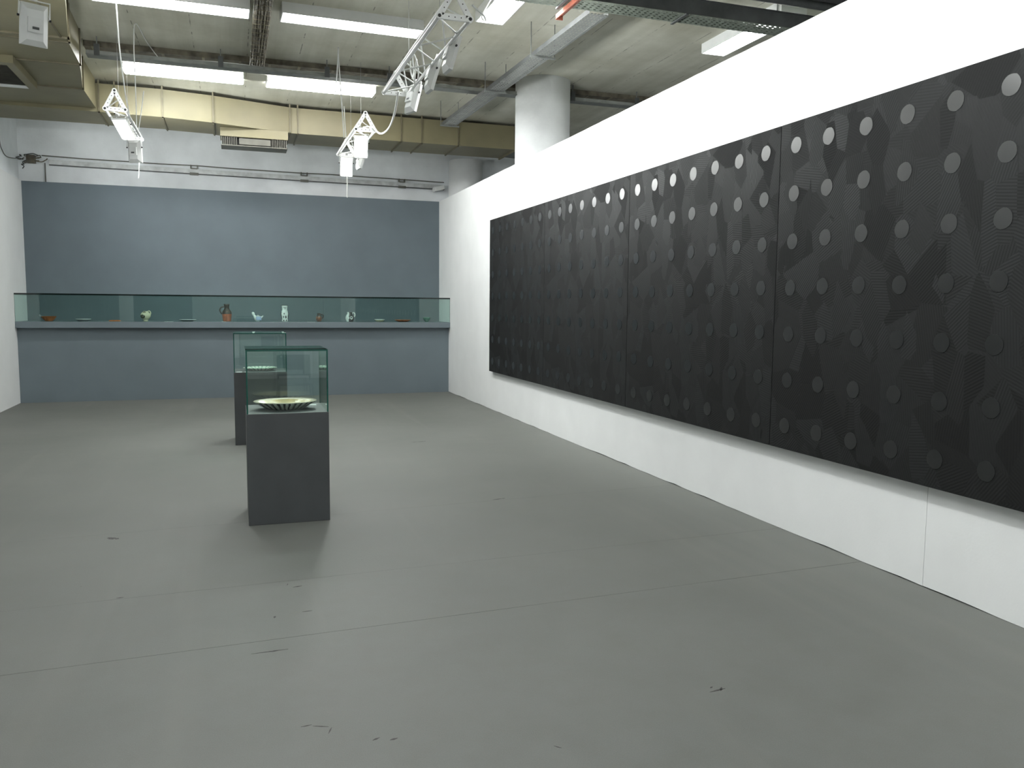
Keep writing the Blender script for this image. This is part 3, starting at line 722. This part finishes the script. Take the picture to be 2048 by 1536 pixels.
# middle truss
flood((1.62, 10.95, 3.585), (0.9, 4.5, 0.2), FLOOD_ROOM*.9, 'blazing flood at the front of the truss before the beige duct')
flood((1.60, 12.25, 3.53), (1.2, 6.5, 0.4), FLOOD_ROOM*0.7, 'blazing flood at the far end of the truss before the beige duct')
flood((1.765, 11.72, 3.56), (3.6, 11.9, 2.9), FLOOD_WALL*.6, 'small flood under the truss before the beige duct turned to the right wall', 150)
# nearest truss, turned to the right wall
for y, lab in ((6.93, 'nearest of three floods hanging edge-on from the nearest truss'), (7.62, 'middle one of three floods hanging edge-on from the nearest truss'), (8.52, 'farthest of three floods hanging edge-on from the nearest truss')):
    flood((1.815, y, 3.645), (3.6, y+(.7 if y > 8 else .1), 3.1), FLOOD_WALL, lab, 150)
for y in (1.7, 2.9, 4.2):
    flood((1.775, y, 3.575), (3.6, y+.15, 3.0), FLOOD_WALL*.5, 'flood on the truss out of view, lighting the near end of the right wall', 150)
flood((-1.34, 7.0, 3.56), (-2.5, 9.6, 4.25), FLOOD_ROOM*1.7, 'white flood at the top left corner turned to the left')
flood((-1.35, 5.2, 3.56), (-3.1, 5.4, 1.9), FLOOD_ROOM*.6, 'flood out of view turned to the left wall')

# ------------------------------------------------------------------ cords and cables
def cord(pts, r, label, m='cable', n=8, seg=6):
    o = MB().tube(spline(pts, n), r, seg).obj('hanging_cord', m); tag(o, label, 'cord'); return o
cord([(-1.045, 9.32, 4.65), (-1.05, 9.45, 4.45), (-1.075, 9.75, 4.25), (-1.09, 10.1, 4.05), (-1.10, 10.45, 3.86), (-1.115, 10.9, 3.76)], .0065, 'white cord looping down from the ceiling to the front of the left truss')
cord([(-0.80, 11.35, 4.56), (-0.90, 10.9, 4.62), (-0.96, 10.30, 4.64), (-1.00, 10.45, 4.45), (-1.05, 11.0, 4.10), (-1.11, 11.6, 3.76)], .006, 'thin white cord bent over a ceiling hook above the left truss')
cord([(-1.01, 11.55, 4.2), (-1.07, 11.75, 3.95), (-1.13, 11.9, 3.72)], .006, 'second thin white cord beside the bent one at the left truss')
cord([(-1.15, 12.25, 3.66), (-1.155, 12.26, 3.45), (-1.17, 12.27, 3.22)], .005, 'white cord end dangling below the left truss')
cord([(1.27, 10.35, 4.62), (1.285, 10.45, 4.5), (1.37, 10.9, 4.15), (1.46, 11.4, 3.78)], .007, 'white cord from a ceiling hook to the truss before the beige duct')
cord([(1.27, 10.36, 4.64), (1.262, 10.45, 4.35), (1.25, 10.55, 4.15)], .007, 'short loose end of the cord at the ceiling hook')
cord([(1.46, 11.35, 4.18), (1.49, 11.5, 3.95), (1.52, 11.6, 3.75)], .006, 'thin second cord running to the truss before the beige duct')
cord([(1.60, 12.2, 3.6), (1.603, 12.2, 3.35), (1.60, 12.2, 3.09)], .007, 'white cord end dangling below the truss before the beige duct')
cord([(1.66, 8.60, 3.74), (1.68, 8.9, 3.60), (1.72, 9.4, 3.56), (1.76, 9.95, 3.60), (1.76, 10.35, 3.66), (1.70, 10.6, 3.78), (1.62, 10.75, 3.80)], .011, 'thick white cable sagging between the two right trusses')
cord([(1.78, 6.25, 3.83), (1.9, 6.35, 3.80), (2.05, 6.8, 3.92), (2.22, 7.45, 4.2), (2.44, 7.6, 4.56), (2.48, 7.62, 4.62)], .008, 'white cable from the nearest truss up to the ceiling lamp')
def coil(cx, cy, cz, r, label):
    pts = [(cx+.02*math.sin(k*.7), cy+r*math.cos(k*2*PI/12), cz+r*1.1*math.sin(k*2*PI/12)+.004*k) for k in range(26)]
    o = MB().tube(spline(pts, 3), .007, 6).obj('cable_coil', 'cable'); tag(o, label, 'cable')
coil(1.70, 7.98, 3.74, .12, 'coiled white cable tied to the nearest truss')

# ------------------------------------------------------------------ air ducts
dl = empty('side_air_duct', (-2.5, 10.8, 4.25), 'wide beige air duct along the upper left under the ceiling', 'air duct')
def dprism(name, m, par, poly, z0, z1):
    l = par.location; return MB().prism([(x-l.x, y-l.y) for x, y in poly], z0-l.z, z1-l.z).obj(name, m, par)
edge = [(-1.34, 8.35), (-1.572, 9.88), (-1.595, 10.70), (-1.75, 11.90), (-1.757, 13.0)]
for a, b in zip(edge[:-1], edge[1:]):
    dprism('duct_section', 'duct', dl, [(a[0], a[1]), (b[0], b[1]), (-3.185, b[1]), (-3.185, a[1])], 4.25, ZC-.002)
dprism('duct_section', 'duct', dl, [(-1.24, 7.4), (-1.34, 8.35), (-3.185, 8.35), (-3.185, 7.4)], 4.25, ZC-.002)
def flange(par, y, xr, zb=4.25, drop=.016, w=.022):
    l = par.location; mb = MB()
    mb.box(-3.18-l.x, xr+.014-l.x, y-w-l.y, y+w-l.y, zb-drop-l.z, zb+.004-l.z)
    mb.box(xr-.004-l.x, xr+.016-l.x, y-w-l.y, y+w-l.y, zb-drop-l.z, ZC-.004-l.z)
    mb.obj('flange', 'flange', par)
flange(dl, 9.70, -1.545, drop=.02, w=.012); flange(dl, 9.87, -1.565, drop=.012, w=.010); flange(dl, 10.72, -1.597, w=.010); flange(dl, 11.90, -1.75, w=.010)
MB().box(-1.62+2.5, -1.602+2.5, 8.6-10.8, 9.72-10.8, -.012, 0.0).obj('stiffener_rib', 'flange', dl)
# grille under the side duct
sg = empty('ceiling_grille', (-2.7, 11.2, 4.18), 'square louvred air grille under the left duct', 'air grille')
def sbox(name, m, x0, x1, y0, y1, z0, z1): return ch(name, m, sg, x0, x1, y0, y1, z0, z1)
sbox('frame_side', 'duct', -2.33, -2.24, 10.6, 11.78, 4.165, 4.249); sbox('frame_side', 'duct', -3.12, -3.03, 10.6, 11.78, 4.165, 4.249)
sbox('frame_end', 'duct', -3.03, -2.33, 10.6, 10.72, 4.165, 4.249); sbox('frame_end', 'wmetal', -3.03, -2.33, 11.70, 11.78, 4.165, 4.249)
sbox('grille_back', 'slot', -3.03, -2.33, 10.72, 11.70, 4.225, 4.249)
for k in range(14):
    y = 10.75+k*.068; l = sg.location
    MB().add([(-3.03-l.x, y-l.y, 4.17-l.z), (-2.33-l.x, y-l.y, 4.17-l.z), (-2.33-l.x, y+.04-l.y, 4.215-l.z), (-3.03-l.x, y+.04-l.y, 4.215-l.z),
              (-3.03-l.x, y+.006-l.y, 4.17-l.z), (-2.33-l.x, y+.006-l.y, 4.17-l.z), (-2.33-l.x, y+.046-l.y, 4.215-l.z), (-3.03-l.x, y+.046-l.y, 4.215-l.z)],
             [(0, 3, 2, 1), (4, 5, 6, 7), (0, 1, 5, 4), (2, 3, 7, 6), (1, 2, 6, 5), (0, 4, 7, 3)]).obj('louvre', 'grille', sg)

db = empty('rear_air_duct', (0.9, 13.9, 4.2), 'long beige air duct running across the back under the ceiling', 'air duct')
fp = [(-3.185, 13.006), (-1.765, 13.02), (-0.924, 13.05), (-0.24, 13.17), (0.93, 13.53), (2.62, 13.545), (3.55, 13.54), (4.60, 13.535)]
for a, b in zip(fp[:-1], fp[1:]):
    dprism('duct_section', 'duct', db, [(a[0], a[1]), (b[0], b[1]), (b[0], b[1]+.88), (a[0], a[1]+.93 if a[0] < 0 else a[1]+.88)], 4.205, 4.595)
def rib(x, y, wd=.02):
    l = db.location; mb = MB()
    mb.box(x-wd/2-l.x, x+wd/2-l.x, y-.016-l.y, y+.004-l.y, 4.19-l.z, ZC-.01-l.z)
    mb.box(x-wd/2-l.x, x+wd/2-l.x, y-.016-l.y, y+.9-l.y, 4.185-l.z, 4.207-l.z)
    mb.obj('hanger_strap', 'flange', db)
for x, y in ((-1.72, 13.02), (-1.52, 13.025), (-0.90, 13.055), (-0.22, 13.175), (0.90, 13.52), (1.02, 13.53), (2.66, 13.545), (3.0, 13.545), (3.62, 13.54)): rib(x, y)
mb = MB(); l = db.location
mb.prism([(4.60-l.x, 13.535-l.y), (4.62-l.x, 13.535-l.y), (4.62-l.x, 14.4-l.y), (4.60-l.x, 14.4-l.y)], -.03, .39); mb.obj('end_flange', 'flange', db)
MB().prism([(4.62-l.x, 13.56-l.y), (5.6-l.x, 14.1-l.y), (5.6-l.x, 14.6-l.y), (4.62-l.x, 14.35-l.y)], .02, .36).obj('duct_section', 'darkgrey', db)
# slot diffuser under the rear duct
rg = empty('slot_diffuser', (0.36, 13.55, 4.0), 'beige slot diffuser with dark louvres hanging under the rear duct', 'air grille')
ch('top_rail', 'duct', rg, -.13, .86, 13.40, 13.80, 4.07, 4.20)
ch('slot_back', 'slot', rg, -.11, .84, 13.46, 13.78, 3.95, 4.07)
ch('middle_plate', 'grille', rg, 0.14, .60, 13.425, 13.46, 3.965, 4.055)
ch('bottom_rail', 'grille', rg, -.12, .85, 13.42, 13.78, 3.935, 3.95)
for k in range(9):
    for x0 in (-.11, .62):
        x = x0+k*.026; ch('louvre', 'grille', rg, x, x+.010, 13.42, 13.462, 3.95, 4.07)

# ------------------------------------------------------------------ ceiling trunking and cable trays
tr = empty('ceiling_trunking', (2.0, 11.3, 4.6), 'rusty brown trunking with wires running across the ceiling', 'trunking')
ch('trunk', 'brown', tr, -1.62, 8.0, 11.17, 11.44, 4.585, ZC-.001)
for k in range(18):
    x = -1.5+k*.40+random.uniform(-.08, .08); ch('clip', 'duct' if k % 3 == 0 else 'flange', tr, x, x+.03, 11.16, 11.45, 4.577, 4.586)
l = tr.location
MB().tube(spline([(-1.4-l.x, 11.36-l.y, -.03)]+[(-1.4+.5*k-l.x, 11.32+random.uniform(-.07, .07)-l.y, -.028+random.uniform(-.008, .004)) for k in range(1, 15)], 5), .006, 6).obj('loose_wire', 'cable', tr)
MB().tube(spline([(2.2-l.x, 11.2-l.y, -.06)]+[(2.2+.3*k-l.x, 11.2+random.uniform(-.05, .05)-l.y, -.07+random.uniform(-.02, .02)) for k in range(1, 9)], 5), .008, 6).obj('loose_wire', 'cable', tr)

def tray_x(name, x0, x1, y0, y1, z0, z1, side, bottom, label):
    root = empty(name, ((x0+x1)/2, (y0+y1)/2, z0), label, 'cable tray')
    ch('tray_side', side, root, x0, x1, y0, y0+.003, z0, z1); ch('tray_side', side, root, x0, x1, y1-.003, y1, z0, z1)
    ch('tray_bottom', bottom, root, x0, x1, y0+.003, y1-.003, z0, z0+.003)
    return root
t1 = tray_x('cross_cable_tray', -1.57, 7.5, 10.98, 11.14, 4.44, 4.49, 'perf_x', 'galv', 'grey perforated cable tray crossing the ceiling below the brown trunking')
ch('tray_lip', 'galv', t1, -1.57, 7.5, 10.968, 10.98, 4.44, 4.45)
l = t1.location
for x in (-1.45, -0.08, 1.2, 2.0, 4.6, 5.6):
    ch('hanger_rod', 'galv', t1, x-.006, x+.006, 10.970, 10.977, 4.45, ZC); ch('hanger_bracket', 'darkgrey', t1, x-.03, x+.03, 10.95, 10.966, 4.43, 4.56)
MB().box(-1.55-l.x, 7.4-l.x, 11.0-l.y, 11.11-l.y, .004, .035).obj('cable_bundle', 'darkgrey', t1)

def tray_y(name, x0, x1, y0, y1, z0, z1, label, rz=0):
    root = empty(name, ((x0+x1)/2, (y0+y1)/2, z0), label, 'cable tray', rot=(0, 0, rz))
    ch('tray_side', 'darkgrey', root, x0, x0+.003, y0, y1, z0, z1); ch('tray_side', 'galv', root, x1-.003, x1, y0, y1, z0, z1)  # left side in darker steel, painting it shaded beside the lamp
    ch('tray_bottom', 'perf_y', root, x0+.003, x1-.003, y0, y1, z0, z0+.003)
    ch('tray_lip', 'galv', root, x1-.03, x1, y0, y1, z0-.004, z0)
    return root
t2 = tray_y('long_cable_tray', 3.17, 3.37, 7.35, 12.6, 4.30, 4.35, 'grey perforated cable tray running into the depth left of the round column', .026)
for y in (8.75, 10.35, 12.5):
    ch('hanger_bracket', 'galv', t2, 3.12, 3.42, y-.012, y+.012, 4.275, 4.295)
    for x in (3.13, 3.41): ch('hanger_rod', 'galv', t2, x-.004, x+.004, y-.004, y+.004, 4.285, ZC)
# wire basket tray
wt = empty('wire_basket_tray', (.345, 9.0, 4.5), 'brown wire mesh cable tray hanging between the two upper lamps', 'cable tray')
l = wt.location
for k in range(7):
    x = .262+k*.0285; MB().tube([(x-l.x, 6.5-l.y, 0), (x-l.x, 11.2-l.y, 0)], .002, 4).obj('long_wire', 'flange', wt)
for k in range(32):
    y = 6.6+k*.147
    MB().tube([(.262-l.x, y-l.y, .06), (.262-l.x, y-l.y, -.004), (.433-l.x, y-l.y, -.004), (.433-l.x, y-l.y, .06)], .0028, 4).obj('cross_wire', 'duct', wt)
for k, (x, m_) in enumerate(((.29, 'brown'), (.34, 'brown'), (.38, 'duct'), (.41, 'brown'))):
    pts = [(x+random.uniform(-.014, .014)-l.x, 6.5+.3*j-l.y, .022+random.uniform(-.006, .012)) for j in range(17)]
    MB().tube(spline(pts, 4), .013 if m_ != 'duct' else .006, 6).obj('tray_cable', m_, wt)
ch('tray_backing', 'brown', wt, .262, .433, 6.5, 11.2, 4.56, 4.57)

# large green grey tray and dark pipes near the top edge
t3 = empty('wide_cable_tray', (4.6, 7.1, 4.3), 'wide green grey perforated cable tray at the top edge, crossing behind the white wall', 'cable tray')
ch('tray_bottom', 'perf_green', t3, 2.35, 8.5, 7.05, 7.30, 4.30, 4.303); ch('tray_side', 'perf_x', t3, 2.35, 8.5, 7.297, 7.30, 4.303, 4.37); ch('tray_side', 'darkgrey', t3, 2.35, 8.5, 7.05, 7.053, 4.303, 4.44); ch('tray_lip', 'darkgrey', t3, 2.35, 8.5, 7.03, 7.05, 4.432, 4.44)
for x in (2.9, 4.1, 5.3, 6.6):
    ch('hanger_bracket', 'darkgrey', t3, x-.015, x+.015, 7.03, 7.325, 4.285, 4.298); ch('hanger_rod', 'galv', t3, x-.005, x+.005, 7.31, 7.32, 4.29, ZC)
for k, (y, z, r, m_) in enumerate(((6.96, 4.52, .045, 'darkgrey'), (6.82, 4.55, .05, 'dark'), (6.68, 4.57, .035, 'galv'))):
    o = MB().tube([(2.2, y, z), (8.7, y, z)], r, 16).obj('ceiling_pipe', m_)
    tag(o, ('thick dark pipe next to the wide cable tray', 'dark pipe in the middle of the three at the top edge', 'thin grey pipe farthest from the wide cable tray')[k], 'pipe', 'pipes under the ceiling')
ob = empty('steel_bracket', (2.97, 7.3, 4.3), 'orange red steel bracket at the top edge above the cable trays', 'bracket')
ch('bracket_flange', 'orange', ob, 2.935, 3.005, 6.4, 7.45, 4.272, 4.282); ch('bracket_web', 'orange', ob, 2.935, 2.947, 6.4, 7.45, 4.24, 4.272); ch('bracket_plate', 'orange', ob, 2.935, 3.005, 7.438, 7.45, 4.235, 4.272)
pnl = MB().box(5.3, 5.5, 3.2, 6.62, 4.50, 4.53).obj('ceiling_panel', 'column'); tag(pnl, 'pale panel strip under the ceiling beyond the dark pipes, top right', 'panel')

# ------------------------------------------------------------------ wall tray on the hall wall above the grey wall
sl = math.tan((15.72-15.08)/12.5)
ang = math.atan2(0.64, 12.5)
wtray = empty('wall_trunking', (-2.75, 15.11, 3.74), 'pale slotted wall trunking running above the grey back wall', 'trunking', rot=(0, 0, ang))
LEN = 6.6
MB().box(0, LEN, -.055, -.005, .0, .075).obj('trunking_body', 'perf_wall', wtray)
MB().box(0, LEN, -.058, -.0, -.012, .0).obj('trunking_lip', 'darkgrey', wtray)
MB().box(0, LEN, -.035, -.005, .03, .06).obj('trunking_inner', 'slot', wtray)
MB().tube(spline([(0.0-.1, -.03, .135)]+[(k*.55, -.03+random.uniform(-.005, .005), .13+random.uniform(-.006, .006)) for k in range(1, 13)], 4), .009, 6).obj('conduit', 'grille', wtray)
for x in (2.17, 4.0, 5.78): 
    br = MB().box(x-.07, x+.07, -.07, -.055, -.03, .012).box(x-.06, x-.045, -.065, -.005, .075, .14).box(x+.045, x+.06, -.065, -.005, .075, .14); br.box(x-.05, x+.05, -.064, -.058, .07, .09); br.obj('bracket', 'grille', wtray)
eb = bevel(MB().box(-.10, .10, -.16, 0, 0, .075).obj('end_box', 'wplastic', None, (3.72, 15.42, 3.70), (0, -.25, ang)), .006); tag(eb, 'white box at the right end of the wall trunking beside the far column', 'box')
jb = empty('cable_junction', (-3.0, 15.05, 3.72), 'tangled dark junction of old wires at the left end of the wall trunking', 'junction box')
ch('box', 'brown', jb, -3.05, -2.93, 14.97, 15.07, 3.74, 3.86)
for k in range(9):
    a = Vector((-3.02+random.uniform(-.1, .1), 14.97, 3.80+random.uniform(-.04, .04))); pts = [a]
    for j in range(5): a = a+Vector((random.uniform(-.07, .09), random.uniform(-.012, .008), random.uniform(-.04, .03))); pts.append(a)
    MB().tube([p-jb.location for p in spline(pts, 4)], .008, 5).obj('wire', ('brown', 'darkgrey', 'grille')[k % 3], jb)
ch('drop_conduit', 'grille', jb, -2.815, -2.80, 15.07, 15.09, 3.40, 3.76)
sw = MB().tube(spline([(-3.18, 14.0, 4.2), (-3.18, 14.0, 3.9), (-3.18, 14.1, 3.78), (-3.18, 14.4, 3.72), (-3.14, 15.0, 3.80)], 6), .006, 5).obj('wall_wire', 'grille'); tag(sw, 'thin grey wire curving down the old wall at the far left', 'wire')

# ------------------------------------------------------------------ chair beside the camera, mirrored in the nearest glass cover
M['chairblue'] = simple('dark blue chair plastic', (0.03, 0.045, 0.06), 0.5, var=.1)
cr_ = empty('visitor_chair', (0.80, -0.05, 0), 'dark blue chair mirrored faintly in the nearest glass cover', 'chair')
bevel(MB().box(-.23, .23, -.22, .22, .42, .455).obj('seat', 'chairblue', cr_), .012)
bk = []; n = 8
for i in range(n+1):
    u = -.23+.46*i/n; cv = .05*(1-(u/.23)**2)
    bk += [(u, -.24-cv, .52), (u, -.27-cv, .82), (u, -.255-cv, .52), (u, -.285-cv, .82)]
fs = []
for i in range(n):
    a = i*4; b = a+4
    fs += [(a, b, b+1, a+1), (a+2, a+3, b+3, b+2), (a+1, b+1, b+3, a+3), (a, a+2, b+2, b)]
fs += [(0, 1, 3, 2), (n*4, n*4+2, n*4+3, n*4+1)]
MB().add(bk, fs).obj('backrest', 'chairblue', cr_)
for sx in (-1, 1):
    MB().tube([(sx*.22, .20, .42), (sx*.25, .23, 0)], .014, 8).obj('leg', 'darkgrey', cr_)
    MB().tube([(sx*.22, -.20, .42), (sx*.25, -.27, 0)], .014, 8).obj('leg', 'darkgrey', cr_)
    MB().tube([(sx*.22, -.20, .42), (sx*.22, -.26, .80)], .012, 8).obj('back_post', 'darkgrey', cr_)
